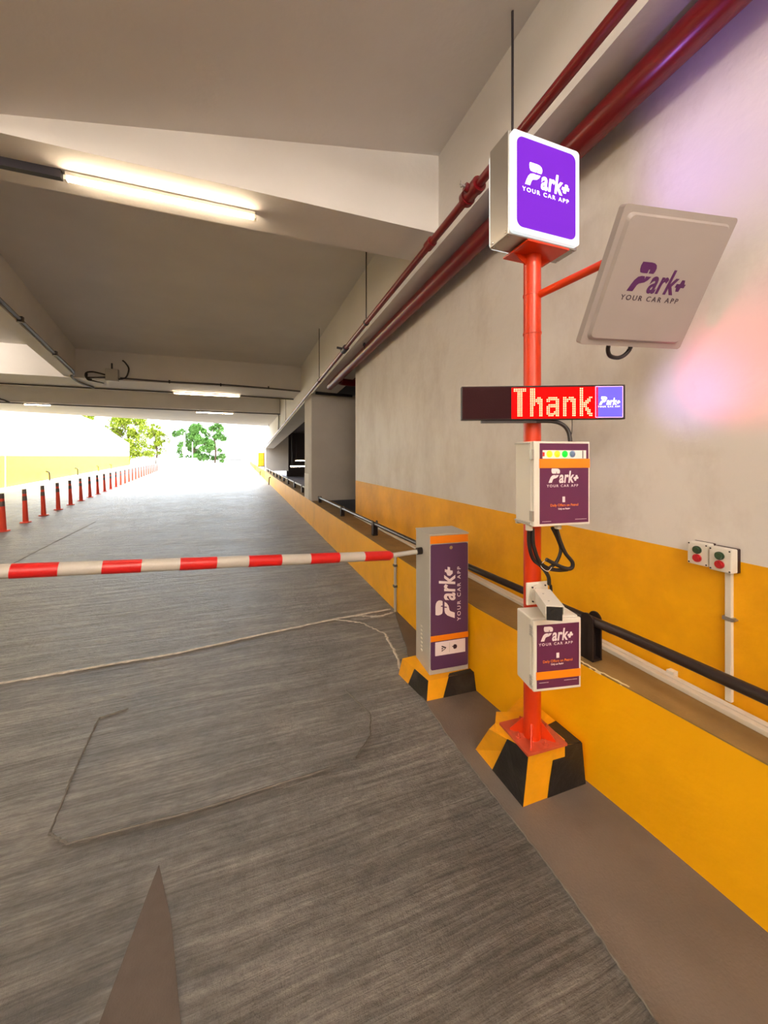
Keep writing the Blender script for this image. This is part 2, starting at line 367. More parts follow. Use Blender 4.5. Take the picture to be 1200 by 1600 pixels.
def dashes(par, x, z, w):
    k = MB(); a = x
    while a < x+w: k.b2((a, -.0019, z), (a+.0022, -.0012, z+.0018)); a += .0034
    k.build('fine_print', M['whiteprint'], par)
ST = dict(kind='structure')

# ================================================================== SETTING
# floor ------------------------------------------------------------
fl = MB().prism([(-34, -7), (15, -7), (15, 78), (-34, 78)], 'z', -.3, 0).build('floor', M['floor']); tag(fl, kind='structure')
g = MB().prism([(-160, 78), (160, 78), (160, 260), (-160, 260)], 'z', -.5, -.15).build('ground', M['ground']); tag(g, kind='structure')
STRIP = [(1.394, 3.466), (1.20, 2.70), (1.06, 2.35), (1.035, 1.773), (1.04, 1.45), (1.05, 1.116), (1.048, .919), (1.03, .702), (1.02, .2), (1.0, -2), (1.0, -7)]
st = MB().prism(STRIP+[(1.62, -7), (1.62, 1.0), (1.43, 2.0), (1.43, 3.466)], 'z', 0.0, .006).build('kerb_side_strip', M['strip'], fl)
def ribbon(pts, w, z0, z1, jit=0.0, sub=14):
    P = []
    for (a, b), (c, d) in zip(pts, pts[1:]):
        for k in range(sub):
            t = k/sub; P.append(Vector((a+(c-a)*t+random.uniform(-jit, jit), b+(d-b)*t+random.uniform(-jit, jit), 0)))
    P.append(Vector((pts[-1][0], pts[-1][1], 0)))
    m = MB(); prev = None
    for i, p in enumerate(P):
        d = (P[min(i+1, len(P)-1)]-P[max(i-1, 0)]).normalized(); n = Vector((-d.y, d.x, 0)); ww = w*random.uniform(.55, 1.2)/2 if jit else w/2
        q = [m.bm.verts.new((p+n*ww)[:2]+(z0,)), m.bm.verts.new((p+n*ww*.4)[:2]+(z1,)), m.bm.verts.new((p-n*ww*.4)[:2]+(z1,)), m.bm.verts.new((p-n*ww)[:2]+(z0,))]
        if prev:
            for k in range(3): m.bm.faces.new((prev[k], prev[k+1], q[k+1], q[k]))
        prev = q
    return m
ribbon([(-4.5, 3.10), (-2.6, 3.20), (-1.496, 3.242), (-.974, 3.259), (-.449, 3.27), (.11, 3.361), (.783, 3.444), (1.364, 3.477)], .030, .0, .006, .004).build('crack', M['crack'], fl)
ribbon([(.783, 3.444), (1.0, 3.30), (1.13, 3.02), (1.11, 2.75), (1.03, 2.40)], .02, .0, .004, .008).build('crack', M['crack'], fl)
ribbon([(1.0, 3.46), (1.2, 3.36), (1.36, 3.40)], .04, .0, .004, .008).build('crack', M['crack'], fl)
ribbon([(-.635, 2.655), (-.766, 2.615), (-.75, 2.236), (-.716, 1.884), (-.634, 1.811), (-.198, 1.79), (.395, 1.809)], .010, .0, .004, .002).build('saw_cut', M['saw'], fl)
ribbon([(.527, 1.822), (.643, 1.94), (.70, 2.1), (.624, 2.377)], .009, .0, .004, .003).build('saw_cut', M['saw'], fl)
ribbon([(-2.93, 5.6), (-3.04, 7.615), (-3.141, 10.511)], .03, .0, .003, .003).build('saw_cut', M['saw'], fl)
MB().prism([(-.285, 1.597), (-.30, 1.52), (-.353, 1.206), (-.40, .95), (-.06, .90), (-.151, 1.13), (-.213, 1.39)], 'z', 0, .0025).build('worn_marking', M['patch'], fl)
# crumbled edge of strip
ribbon(STRIP[:8], .009, .004, .0075, .003).build('strip_edge', M['saw'], fl)

# kerb wall (trim) ------------------------------------------------
CX = [(-7, 1.555), (.7, 1.546), (.87, 1.533), (1.08, 1.515), (1.35, 1.483), (1.75, 1.43), (2.08, 1.40), (3.5, 1.40), (6, 1.40), (22, 1.40), (76, 1.40)]
def curb(y0, y1, z1, m, name, x1=1.82):
    ys = [p for p in CX if y0 < p[0] < y1]
    def X(y):
        for (a, b), (c, d) in zip(CX, CX[1:]):
            if a <= y <= c: return b+(d-b)*(y-a)/(c-a)
    ys = [(y0, X(y0))]+ys+[(y1, X(y1))]
    return MB().prism([(x, y) for y, x in ys]+[(x1, y1), (x1, y0)], 'z', 0, z1).build(name, m)
tag(curb(-7, 26.0, .53, M['curb'], 'trim_1'), **ST)
tag(curb(26.0, 76, .53, M['outyellow'], 'trim_2', 1.7), **ST)
lt = MB().prism([(1.552, -7), (1.545, .7), (1.514, 1.08), (1.484, 1.35), (1.432, 1.75), (1.404, 2.08), (1.404, 26), (1.82, 26), (1.82, -7)], 'z', .53, .536).build('trim_3', M['ledge']); tag(lt, **ST)
ch = ribbon([(1.487, 1.38), (1.515, 1.13)], .014, .530, .5385, .005, 16).build('chipped_edge', M['chip'], lt)
ribbon([(1.404, 2.2), (1.402, 2.5)], .008, .530, .5385, .004, 12).build('chipped_edge', M['chip'], lt)
# right wall -------------------------------------------------------
tag(MB().b2((1.77, -7, .53), (1.95, 6.1, 3.7)).build('wall_right', M['wall']), **ST)
# long side beam, its underside falls with the level car deck beside the ramp
def bz(y): return 3.270-.048*y
y0, y1 = -7, 27.0
tag(MB().hexa([(1.44, y0, bz(y0)), (1.95, y0, bz(y0)), (1.95, y1, bz(y1)), (1.44, y1, bz(y1)), (1.44, y0, 4.3), (1.95, y0, 4.3), (1.95, y1, 4.3), (1.44, y1, 4.3)]).build('ceiling_beam', M['beam']), **ST)
tag(MB().b2((-9.8, -7.2, 0), (1.95, -7, 4.3)).build('wall_back_added', M['slab']), **ST)  # added unseen wall that shuts daylight out of the rear
# slabs
tag(MB().hexa([(1.5, -7, 3.86), (1.5, 2.8, 3.86), (-1.64, 2.8, 3.26), (-1.64, -7, 3.26), (1.5, -7, 4.3), (1.5, 2.8, 4.3), (-1.64, 2.8, 4.3), (-1.64, -7, 4.3)]).build('ceiling', M['slab']), **ST)
tag(MB().b2((-9.6, -7, 3.26), (-1.64, 2.8, 4.3)).build('ceiling', M['slab']), **ST)
tag(MB().b2((-9.9, 2.8, 3.835), (1.5, 18.4, 4.3)).build('ceiling', M['slab']), **ST)
# cross beams
tag(MB().b2((-9.8, 2.64, 3.24), (1.5, 3.09, 4.0)).build('ceiling_beam', M['beam']), **ST)
tag(MB().b2((-9.8, 10.07, 3.205), (1.5, 11.67, 4.0)).build('ceiling_beam', M['beam']), **ST)
tag(MB().prism([(-9.8, 15.15), (1.5, 15.7), (1.5, 22.7), (-9.8, 18.0)], 'z', 3.216, 4.3).build('ceiling_beam', M['beam']), **ST)
# angled left beam
def lb(y): return -2.145-.176*(y-3.03)
tag(MB().hexa([(lb(3.05), 3.05, 3.23), (lb(10.2), 10.2, 3.23), (lb(10.2)-.2, 10.2, 3.23), (lb(3.05)-.2, 3.05, 3.23), (lb(3.05), 3.05, 4.0), (lb(10.2), 10.2, 4.0), (lb(10.2)-.2, 10.2, 4.0), (lb(3.05)-.2, 3.05, 4.0)]).build('ceiling_beam', M['beam']), **ST)
# columns and parking beyond
c1 = MB().b2((1.405, 8.25, .53), (2.42, 9.2, 2.86), .012).build('column', M['column']); tag(c1, **ST)
MB().b2((1.401, 8.6, .53), (1.404, 9.19, 1.1)).build('yellow_paint_panel', M['outwhite'], c1)
tag(MB().b2((1.46, 26.0, .53), (2.9, 27.0, 3.2)).build('column', M['column']), **ST)
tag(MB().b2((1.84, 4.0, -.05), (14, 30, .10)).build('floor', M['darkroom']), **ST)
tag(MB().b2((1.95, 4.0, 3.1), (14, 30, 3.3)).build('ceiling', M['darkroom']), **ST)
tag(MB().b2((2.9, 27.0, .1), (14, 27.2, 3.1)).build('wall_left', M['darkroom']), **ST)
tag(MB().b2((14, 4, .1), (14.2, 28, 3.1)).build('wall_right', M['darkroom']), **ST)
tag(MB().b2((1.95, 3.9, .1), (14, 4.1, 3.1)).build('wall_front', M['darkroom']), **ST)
# left boundary wall outside
def wallL(z0, z1, y0, y1, z1b=None, th=.25, off=0.0):
    def X(y): return -10.2-.137*(y-22.1)
    z1b = z1 if z1b is None else z1b
    a, b = X(y0)+off, X(y1)+off
    return MB().hexa([(a, y0, z0), (b, y1, z0), (b-th, y1, z0), (a-th, y0, z0), (a, y0, z1), (b, y1, z1b), (b-th, y1, z1b), (a-th, y0, z1)])
wl = wallL(-.1, 4.85, -7, 45).build('wall_left', M['outwhite']); tag(wl, **ST)
wallL(.02, 1.53, -7, 22.55, th=.02, off=.022).build('yellow_band', M['outyellow'], wl)
wallL(.02, 1.53, 22.75, 45, th=.02, off=.022).build('yellow_band', M['outyellow'], wl)
wl2 = wallL(-.1, 4.85, 45, 72, 3.6).build('wall_left', M['outwhite']); tag(wl2, **ST)
wallL(.02, 1.53, 45, 72, th=.02, off=.022).build('yellow_band', M['outyellow'], wl2)
tag(wallL(0, .06, -7, 72, th=.4, off=.42).build('trim_4', M['outwhite']), **ST)
tag(MB().b2((-14, 76.2, -.1), (-7.6, 76.5, 1.2)).build('trim_5', M['outwhite']), **ST)

# ================================================================== LAMPS ON THE CEILING
def tube_light(x0, x1, y, z, label, group=None, yaw=0.0, glow='tube'):
    L_ = x1-x0
    r = empty('tube_light', label, 'ceiling light', ((x0+x1)/2, y, z), (0, 0, yaw), group)
    MB().b2((-L_/2, -.018, -.014), (L_/2, .018, 0.012), .003).build('housing', M['lamp'], r)
    MB().cyl((-L_/2+.015, 0, -.026), (L_/2-.015, 0, -.026), .0145, seg=14).build('tube', M[glow], r, smooth=True)
    e = MB()
    for sx in (-1, 1): e.b2((sx*L_/2-.008, -.018, -.042), (sx*L_/2+.008, .018, -.012), .003)
    e.split('end_cap', M['lamp'], r)
    return r
tube_light(-1.01, .088, 2.865, 3.226, 'warm lit tube light under the nearest cross beam, the largest in view')
tube_light(-1.68, -.063, 11.35, 3.191, 'warm lit tube light under the second cross beam, right of the junction box')
tube_light(-1.64, -.33, 16.1, 3.202, 'pale lit tube light under the last beam before the ramp opens, right one', yaw=.05)
tube_light(-6.6, -5.9, 15.6, 3.202, 'pale lit tube light under the last beam at the left edge of the photo')
# brighter tube lamps added out of view to lift the near surfaces
for (x, y, z) in ((-2.4, -.6, 3.246), (-4.4, -.6, 3.246), (-2.4, -3.0, 3.246), (-4.4, -3.0, 3.246), (-.4, -3.0, 3.45), (-2.4, -5.4, 3.246), (-.4, -5.4, 3.45), (-5.0, 6.2, 3.82), (-7.0, 6.2, 3.82), (.55, -.9, 3.62), (.55, -1.9, 3.62), (.6, -4.2, 3.63), (-5.5, 8.8, 3.82)):
    tube_light(x-.6, x+.6, y, z, 'added warm ceiling tube light out of view, brightening the ramp', 'added tube lights outside the view', glow='tube_added')
for (x, y, z) in ((2.45, 17.5, 1.08), (3.25, 22, 1.28), (2.85, 20.5, .98)):
    r = tube_light(x-.42, x+.42, y, z, 'lit white tube hanging in the dark car deck beyond the opening', 'tube lights in the dark car deck')
    for dx in (-.35, .35): MB().cyl((dx, 0, .01), (dx, 0, 3.1-z), .01, seg=6).build('hanger_rod', M['conduitdark'], r)

# conduits -----------------------------------------------------------
t_ = MB(); t_.b2((-8.0, 2.845, 3.19), (-1.03, 2.885, 3.24)); tag(t_.build('conduit', M['conduitdark']), 'dark conduit running left from the nearest tube light', 'conduit')
t_ = MB(); t_.tube([(-8.2, 11.37, 3.186), (-1.71, 11.35, 3.186)], .018, smooth=0)
tag(t_.build('conduit', M['conduitgrey']), 'grey conduit under the second cross beam, left of its tube light', 'conduit')
t_ = MB(); t_.tube([(-.03, 11.35, 3.186), (1.43, 11.5, 3.186)], .018, smooth=0)
tag(t_.build('conduit', M['conduitgrey']), 'grey conduit under the second cross beam, right of its tube light', 'conduit')
t_ = MB(); t_.tube([(-2.55, 10.05, 3.25), (-1.58, 10.05, 3.232), (-.48, 10.05, 3.242), (.63, 10.05, 3.219), (1.42, 10.05, 3.19)], .020)
cf = tag(t_.build('conduit', M['conduitgrey']), 'grey cable on the face of the second cross beam, right of the junction box', 'conduit')
cl = MB()
for x in (-1.58, -.48, .63): cl.b2((x-.015, 10.02, 3.20), (x+.015, 10.065, 3.27))
cl.split('clip', M['conduitdark'], cf)
jb = empty('junction_box', 'grey junction box with looping cables on the second cross beam', 'junction box', (-2.69, 10.07, 3.305))
MB().b2((-.12, -.11, -.14), (.115, 0, .125), .008).build('body', M['grey'], jb)
MB().b2((-.025, -.06, .125), (.0, -.03, .26)).build('stub', M['conduitdark'], jb)
for pts in ([(.11, -.05, -.09), (.25, -.05, -.04), (.31, -.05, .15), (.25, -.05, .28), (.19, -.05, .34)], [(-.12, -.05, -.01), (-.35, -.05, .04), (-.485, -.05, .01), (-.48, -.05, -.10), (-.38, -.04, -.125)], [(-.12, -.05, -.06), (-.28, -.05, -.075), (-.47, -.05, -.09)], [(-.47, -.05, 0), (-.46, -.05, -.13), (-.35, .02, -.15), (-.25, .25, -.145)]):
    MB().tube(pts, .016).build('cable', M['cable'], jb, smooth=True)
t_ = MB(); t_.tube([(lb(3.8)+.025, 3.8, 3.27), (lb(6.05)+.025, 6.05, 3.27), (lb(8.3)+.025, 8.3, 3.27), (lb(9.7)+.025, 9.7, 3.27), (lb(9.95)-.06, 9.98, 3.22), (-3.47, 10.5, 3.18), (-3.4, 11.2, 3.18)], .024)
for y in (6.25, 8.1): t_.b2((lb(y)-.01, y-.025, 3.23), (lb(y)+.06, y+.025, 3.305))
tag(t_.build('conduit', M['conduitgrey'], smooth=True), 'thick grey conduit along the angled beam at the left', 'conduit')
t_ = MB(); t_.tube([(-8.3, 15.1, 3.55), (-7.1, 15.25, 3.3), (-6.8, 15.25, 3.19), (-6.5, 15.35, 3.185), (1.16, 15.72, 3.185), (1.33, 15.75, 3.185), (1.39, 15.85, 3.13), (1.40, 16.0, 2.75), (1.40, 16.2, 2.6)], .022, smooth=3)
tag(t_.build('conduit', M['conduitgrey']), 'long grey conduit along the last beam, dropping beside the side beam', 'conduit')

# red pipes ----------------------------------------------------------
big = empty('fire_pipe', 'thick dark red fire pipe along the top of the right wall', 'pipe')
def bp(y): return (1.622, y, 3.168-.040*y)
MB().tube([bp(-5), bp(6.45), (1.64, 6.75, 2.895), (1.76, 6.92, 2.89), (2.2, 6.97, 2.89)], .067, seg=24, smooth=8).build('pipe_run', M['pipered'], big, smooth=True)
for y in (2.04, 4.92):
    c = Vector(bp(y)); MB().b2((c.x-.015, y-.015, c.z+.05), (c.x+.015, y+.015, bz(y)+.01)).b2((c.x-.076, y-.015, c.z-.005), (c.x-.063, y+.015, bz(y)+.01)).split('pipe_clamp', M['conduitdark'], big)
    MB().dome((c.x-.07, y, bz(y)-.025), .022, (-1, 0, 0), 1).build('clamp_nut', M['conduitdark'], big)
sm = empty('sprinkler_pipe', 'slim red sprinkler pipe hung beside the long side beam', 'pipe')
def sp(y): return (1.325, y, 3.219-.048*y)
MB().tube([sp(-5), sp(8), sp(26)], .027, seg=18, smooth=0).build('pipe_run', M['pipered'], sm, smooth=True)
k = MB(); c = Vector(sp(2.02)); d = (Vector(sp(3))-Vector(sp(0))).normalized()
k.cyl(c-d*.07, c+d*.07, .040); k.cyl(c-d*.095, c-d*.057, .046); k.cyl(c+d*.025, c+d*.057, .049); k.cyl(c-d*.025, c-d*.025+Vector((-.057, 0, .015)), .025); k.build('tee_fitting', M['pipered'], sm, smooth=True)
k = MB(); p_ = c-d*.025; k.cyl(p_+Vector((-.055, 0, .015)), p_+Vector((-.09, 0, .025)), .008); k.cyl(p_+Vector((-.083, 0, .005)), p_+Vector((-.083, 0, .043)), .005); k.build('sprinkler_head', M['steel'], sm)
k = MB(); c = Vector(sp(2.56)); k.cyl(c-d*.038, c+d*.038, .037); k.build('coupling', M['pipered'], sm, smooth=True)
k = MB(); c = Vector(sp(5.1)); k.cyl(c-d*.075, c+d*.075, .042); k.cyl(c, c+Vector((-.11, 0, .012)), .015); k.build('tee_fitting', M['conduitdark'], sm)
for y in (1.63, 4.13, 6.94, 12.6, 14.6, 21.0):
    c = Vector(sp(y)); top = 3.85 if y < 15 else 3.22
    MB().cyl(c+Vector((0, 0, .02)), (c.x, y, top), .0065, seg=8).build('hanger_rod', M['conduitdark'], sm)
    MB().cyl(c-d*.015, c+d*.015, .034).build('hanger_ring', M['conduitdark'], sm)
t_ = MB(); t_.tube([(1.46, 8.1, bz(8.1)-.03), (1.7, 8.15, bz(8.15)-.03), (2.3, 8.2, bz(8.2)-.03)], .03)
tag(t_.build('conduit', M['conduitdark']), 'dark pipe under the side beam in front of the near column', 'conduit')

# ================================================================== HANDRAIL, TRUNKING, SWITCHES
def hz(y): return .733-.0125*y
hr = empty('handrail', 'dark steel pipe handrail on the ledge of the right wall', 'handrail')
MB().tube([(1.60, -4, hz(-4)), (1.578, .7, hz(.7)), (1.565, 1.36, hz(1.36)), (1.53, 2.6, hz(2.6)), (1.52, 4.4, hz(4.4)), (1.52, 8.05, hz(8.05))], .0215, seg=20, smooth=5).build('rail', M['rail'], hr, smooth=True)
def bracket(x, y, par):
    k = MB(); z = hz(y); w = .033; n = 12
    poly = [(-w, .536), (w, .536), (w, z)]+[(w*math.cos(a*math.pi/n), z+w*math.sin(a*math.pi/n)) for a in range(1, n)]+[(-w, z)]
    k.prism([(x+a, b) for a, b in poly], 'y', y-.006, y+.006)
    k.prism([(y-.03+a, b) for a, b in ((0, .536), (.06, .536), (.06, .541), (0, .541))], 'x', x-w, x+w)
    k.build('bracket', M['darkmetal'], par)
for x, y in ((1.565, 1.36), (1.52, 4.4), (1.52, 6.0), (1.52, 7.9), (1.53, 2.75)):
    k = MB(); z = hz(y); w = .033; n = 12
    poly = [(-w, .536), (w, .536), (w, z)]+[(w*math.cos(a*math.pi/n), z+.006+w*math.sin(a*math.pi/n)) for a in range(1, n)]+[(-w, z)]
    k.prism([(y+a, b) for a, b in poly], 'x', x-.004-.026, x-.022); k.prism([(y+a, b) for a, b in poly], 'x', x+.022, x+.030)
    k.b2((x-.03, y-.033, .536), (x+.03, y+.033, .545)); k.b2((x-.03, y-.008, .54), (x+.03, y+.008, z-.015)); k.build('bracket', M['darkmetal'], hr)
hr2 = empty('handrail', 'pale steel handrail with black brackets on the ledge beyond the near column', 'handrail')
MB().tube([(1.52, 9.22, .70), (1.52, 25.98, .70)], .0215, seg=14, smooth=0).build('rail', M['galv'], hr2, smooth=True)
for y in (10.3, 11.9, 13.6, 15.1, 16.7, 18.3, 20.2, 22.3, 24.5):
    z = .70; MB().b2((1.485, y-.07, .536), (1.55, y+.06, z+.03), .01).build('bracket', M['darkmetal'], hr2)
tr = empty('cable_trunking', 'twin white cable trunking lying along the back of the ledge', 'trunking')
for x in (1.700, 1.735): MB().b2((x-.0145, -5, .536), (x+.0145, 5.9, .556), .003).build('trunk', M['trunk'], tr)
MB().b2((1.74, 1.1, .536), (1.769, 1.13, .568)).build('joint_cover', M['trunk'], tr)
# vertical drop and switch boxes
vd = empty('cable_duct', 'white vertical cable duct on the yellow wall under the push button boxes', 'cable duct')
MB().b2((1.752, .900, .556), (1.7695, .921, 1.058), .002).build('duct', M['trunk'], vd)
k = MB(); k.b2((1.749, .893, .868), (1.7695, .928, .882)); k.cyl((1.748, .890, .875), (1.7695, .890, .875), .004); k.build('saddle_clip', M['steel'], vd)
def switch(y, z, xf, label):
    r = empty('push_button_box', label, 'push button box', (1.7695, y, z))
    MB().b2((-.012-xf, -.037, -.047), (0, .037, .045), .003).build('back_box', M['swbase'], r)
    MB().b2((-.052-xf, -.037, -.045), (-.012-xf, .037, .045), .004).build('cover', M['boxwhite'], r)
    xx = -.052-xf
    for zz, mm, nm in ((.016, 'btn_green', 'green_button'), (-.017, 'btn_red', 'red_button')):
        k = MB(); k.cyl((xx, 0, zz), (xx-.006, 0, zz), .0155, seg=24); k.cyl((xx-.006, 0, zz), (xx-.013, 0, zz), .0125, .0115, seg=24); k.build(nm, M[mm], r, smooth=True)
    k = MB()
    for a in (-.031, .031):
        for b in (-.038, .038): k.cyl((xx-.001, a, b), (xx+.001, a, b), .003, seg=10)
    k.split('screw', M['darkmetal'], r)
switch(.995, 1.108, 0.0, 'left one of the two white push button boxes on the right wall')
switch(.915, 1.104, .006, 'right one of the two white push button boxes, directly above the duct')
cd = empty('drain_conduit', 'slim grey conduit standing against the yellow kerb wall behind the barrier boom', 'conduit', (1.385, 3.40, 0))
MB().cyl((0, 0, 0.0), (0, 0, .56), .014, seg=12).build('pipe', M['grey'], cd, smooth=True)
MB().b2((-.018, -.02, .24), (.014, .02, .26)).b2((-.018, -.02, .44), (.014, .02, .46)).split('clip', M['conduitgrey'], cd)

# ================================================================== BARRIER GATE
def plinth(name, label, pts_bot, pts_top, h, stripes):
    r = empty(name, label, 'concrete block')
    return r
def striped_block(name, label, bot, top, h, splits, cat='concrete block'):
    """bot/top: four corners near-left, near-right, far-right, far-left (x,y). front and left faces carry slanted yellow/black bands"""
    r = empty(name, label, cat)
    B = [Vector((x, y, 0)) for x, y in bot]; T = [Vector((p[0], p[1], p[2] if len(p) > 2 else h)) for p in top]
    MB().hexa(B+T).build('block', M['yellow'], r)
    def face(a, b, rng, m, out):
        """band on face between corners a->b from fractions rng=(bottom0,bottom1,top0,top1)"""
        o = Vector(out)*.002; P = lambda f, g, Q: Q[a]+(Q[b]-Q[a])*f+o
        v = [P(rng[0], 0, B)+Vector((0, 0, .002)), P(rng[1], 0, B)+Vector((0, 0, .002)), P(rng[3], 0, T)+Vector((0, 0, .001)), P(rng[2], 0, T)+Vector((0, 0, .001))]
        i = Vector(out)*-.004
        return v, [q+i for q in v]
    k = MB()
    for (a, b, rng, out) in splits:
        v, w_ = face(a, b, rng, None, out); k.hexa(v+w_)
    return r, k
# barrier block
bb, k = striped_block('barrier_plinth', 'yellow and black striped concrete plinth under the grey barrier cabinet', [(1.055, 2.085), (1.40, 2.07), (1.40, 2.44), (1.01, 2.42)], [(1.075, 2.105), (1.395, 2.09), (1.395, 2.42), (1.03, 2.40)], .115,
    [(0, 1, (.32, 1, .44, 1), (0, -1, 0)), (0, 3, (.0, .62, .0, .5), (-1, 0, 0))])
k.prism([(1.215, 2.104), (1.394, 2.091), (1.394, 2.13), (1.24, 2.13)], 'z', .1151, .1165)
k.build('black_band', M['black'], bb)
cab = empty('barrier_cabinet', 'grey barrier cabinet with a purple front panel, standing on the striped plinth', 'barrier cabinet', (1.1085, 2.150, .117), (0, 0, math.radians(-4)))
CW, CD, CH = .273, .235, .882
MB().b2((0, 0, 0), (CW, CD, CH), .004).build('housing', M['grey'], cab)
MB().b2((-.003, -.003, CH-.003), (CW+.003, CD+.003, CH+.008), .003).build('lid', M['grey'], cab)
MB().b2((.004, -.004, CH-.052), (CW-.004, 0.001, CH-.004)).build('top_band', M['orangevinyl'], cab)
MB().prism([(CW/2+a, .035+(CH-.095)/2+b) for a, b in rect_round(CW-.014, CH-.090, .012)], 'y', -.006, .001).build('front_panel', M['purple'], cab)
MB().b2((.005, -.0075, .212), (CW-.003, -.0055, .248)).build('lower_band', M['orangevinyl'], cab)
k = MB().b2((.036, -.0075, .120), (CW-.026, -.0055, .206)).build('app_label', M['whiteprint'], cab)
# store icons, turned a quarter like the rest of the lettering
k = MB(); cx_, cz_ = .098, .163
k.prism([(cx_-.018, cz_-.020), (cx_-.018, cz_-.012), (cx_+.008, cz_-.012+.006), (cx_+.008, cz_+.0)], 'y', -.0085, -.0074)
k.prism([(cx_-.018, cz_-.006), (cx_-.018, cz_+.004), (cx_-.006, cz_+.000), (cx_-.006, cz_-.003)], 'y', -.0085, -.0074)
k.prism([(cx_-.018, cz_+.010), (cx_-.018, cz_+.018), (cx_+.014, cz_+.004), (cx_+.010, cz_-.003)], 'y', -.0085, -.0074)
k.build('triangle_icon', M['darkprint'], cab)
k = MB(); cx_, cz_ = .172, .163
ap = [(-.014, -.010), (-.006, -.017), (.006, -.018), (.013, -.013), (.010, -.003), (.012, .005), (.008, .014), (-.002, .016), (-.010, .013), (-.016, .004)]
# apple outline with a bite, turned a quarter anticlockwise
apple = [(0, -.0185), (.010, -.018), (.016, -.008), (.0175, 0), (.012, .006), (.010, .012), (.014, .017), (.006, .020), (.001, .0165), (-.006, .019), (-.014, .012), (-.016, .0), (-.013, -.012), (-.007, -.0185)]
k.prism([(cx_-b*.9, cz_+a*.9) for a, b in [(-.013, -.012), (-.004, -.017), (.004, -.017), (.013, -.012), (.017, 0.002), (.012, .010), (.004, .0125), (0, .011), (-.004, .0125), (-.012, .010), (-.017, .002)]], 'y', -.0085, -.0074)
k.prism([(cx_-.014+a, cz_+.003+b) for a, b in rect_round(.010, .006, .0028, 3)], 'y', -.0085, -.0074)
k.build('fruit_icon', M['darkprint'], cab)
MB().b2((.134, -.0082, .132), (.1355, -.0074, .195)).build('divider', M['grey'], cab)
lg = logo('logo', M['whiteprint'], cab, (.172, -.0065, .345), .335, turn=math.radians(90))
k = MB(); k.cyl((.145, -.010, .80), (.145, -.004, .80), .011, seg=20); k.build('key_lock', M['bolt'], cab, smooth=True)
k = MB()
for i in range(7):
    z = .095+i*.026; k.b2((-.0035, .118, z), (.001, .140, z+.010), .001); 
k.split('louvre', M['boxwhite'], cab)
# boom
A = Vector((.886, 2.28, .863)); B = Vector((-.90, 1.947, 1.043)); D = (B-A).normalized()
bo = empty('barrier_boom', 'red and white striped barrier boom reaching left across the lane from the cabinet', 'barrier boom', A)
st_ = [0, .187, .356, .535, .701, .874, 1.029, 1.192, 1.349, 1.495, 1.644, 1.793, 1.95, 2.10, 2.26, 2.42, 2.58, 2.74, 2.9]
R0 = .029
k = MB(); k.cyl(D*0, D*3.0, R0, seg=28); k.build('pole', M['armwhite'], bo, smooth=True)
for i in range(0, len(st_)-1, 2):
    k = MB(); k.cyl(D*st_[i], D*st_[i+1], R0+.0008, seg=28); k.build('red_band', M['redtape'], bo, smooth=True)
k = MB(); k.cyl(D*-.022, D*0.0, .018, R0+.0008, seg=28); k.build('end_taper', M['redtape'], bo, smooth=True)
rod0 = Vector((.220, -.048, .008))
k = MB(); k.cyl(D*-.02, D*-.02+Vector((.19, -.0, .008)), .0155, seg=20); k.build('shaft', M['grey'], bo, smooth=True)
k = MB(); k.cyl(Vector((.196, 0, .010)), Vector((.238, 0, .012)), .023, seg=20); k.build('shaft_collar', M['darkmetal'], bo, smooth=True)

# ================================================================== POLE WITH DEVICES
PX, PY = 1.211, 1.358
sb, k = striped_block('pole_plinth', 'yellow and black striped concrete plinth under the orange pole, nearest to the viewer', [(1.122, 1.313), (1.47, 1.308), (1.43, 1.72), (1.116, 1.66)], [(1.145, 1.300, .243), (1.45, 1.31, .195), (1.425, 1.66, .215), (1.10, 1.52, .205)], .245,
    [(0, 1, (.37, 1.0, .47, 1.0), (0, -1, 0)), (0, 3, (.0, .60, .02, .52), (-1, 0, 0))])
k.prism([(1.136, 1.268), (1.136, 1.45), (1.10, 1.45), (1.105, 1.268)], 'z', .2451, .2465) if False else None
k.hexa([(1.30, 1.312, .218), (1.449, 1.312, .195), (1.437, 1.45, .203), (1.34, 1.42, .22), (1.30, 1.312, .222), (1.449, 1.312, .199), (1.437, 1.45, .208), (1.34, 1.42, .225)])
k.build('black_band', M['black'], sb)
k = MB(); k.prism([(1.14, 1.31), (1.34, 1.30), (1.33, 1.50), (1.17, 1.56), (1.12, 1.50)], 'z', .17, .2455); k.build('mortar_bed', M['yellow'], sb)
pole = empty('sign_pole', 'orange red steel pole bolted to the striped plinth, carrying the signs and boxes', 'pole', (PX, PY, .245))
k = MB(); k.cyl((0, 0, .012), (0, 0, 2.15), .037, seg=32); k.build('tube', M['orange'], pole, smooth=True)
k = MB(); k.box((.013, .015, .0065), (.205, .20, .011), Matrix.Rotation(math.radians(-3), 3, 'Z')); k.build('base_plate', M['orangedirty'], pole)
Rz = lambda a: Matrix.Rotation(a, 3, 'Z')
for i in range(4):
    a = math.radians(45+90*i); k = MB()
    k.prism([(.035, .012), (.095, .012), (.095, .018), (.037, .085)], 'y', -.003, .003)
    bmesh.ops.rotate(k.bm, cent=(0, 0, 0), matrix=Rz(a), verts=k.bm.verts); k.build('gusset', M['orange'], pole)
for i in range(4):
    a = math.radians(90*i); c = Vector((.013+math.cos(a)*.078, .015+math.sin(a)*.078, .012)); k = MB(); k.cyl(c, c+Vector((0, 0, .008)), .011, seg=6); k.cyl(c, c+Vector((0, 0, .022)), .005, seg=10); k.build('anchor_bolt', M['orangedirty'], pole)
k = MB(); k.cyl((0, 0, 2.15), (0, 0, 2.158), .036, seg=24)
k.b2((-.11, -.10, 2.142), (.11, .06, 2.150))
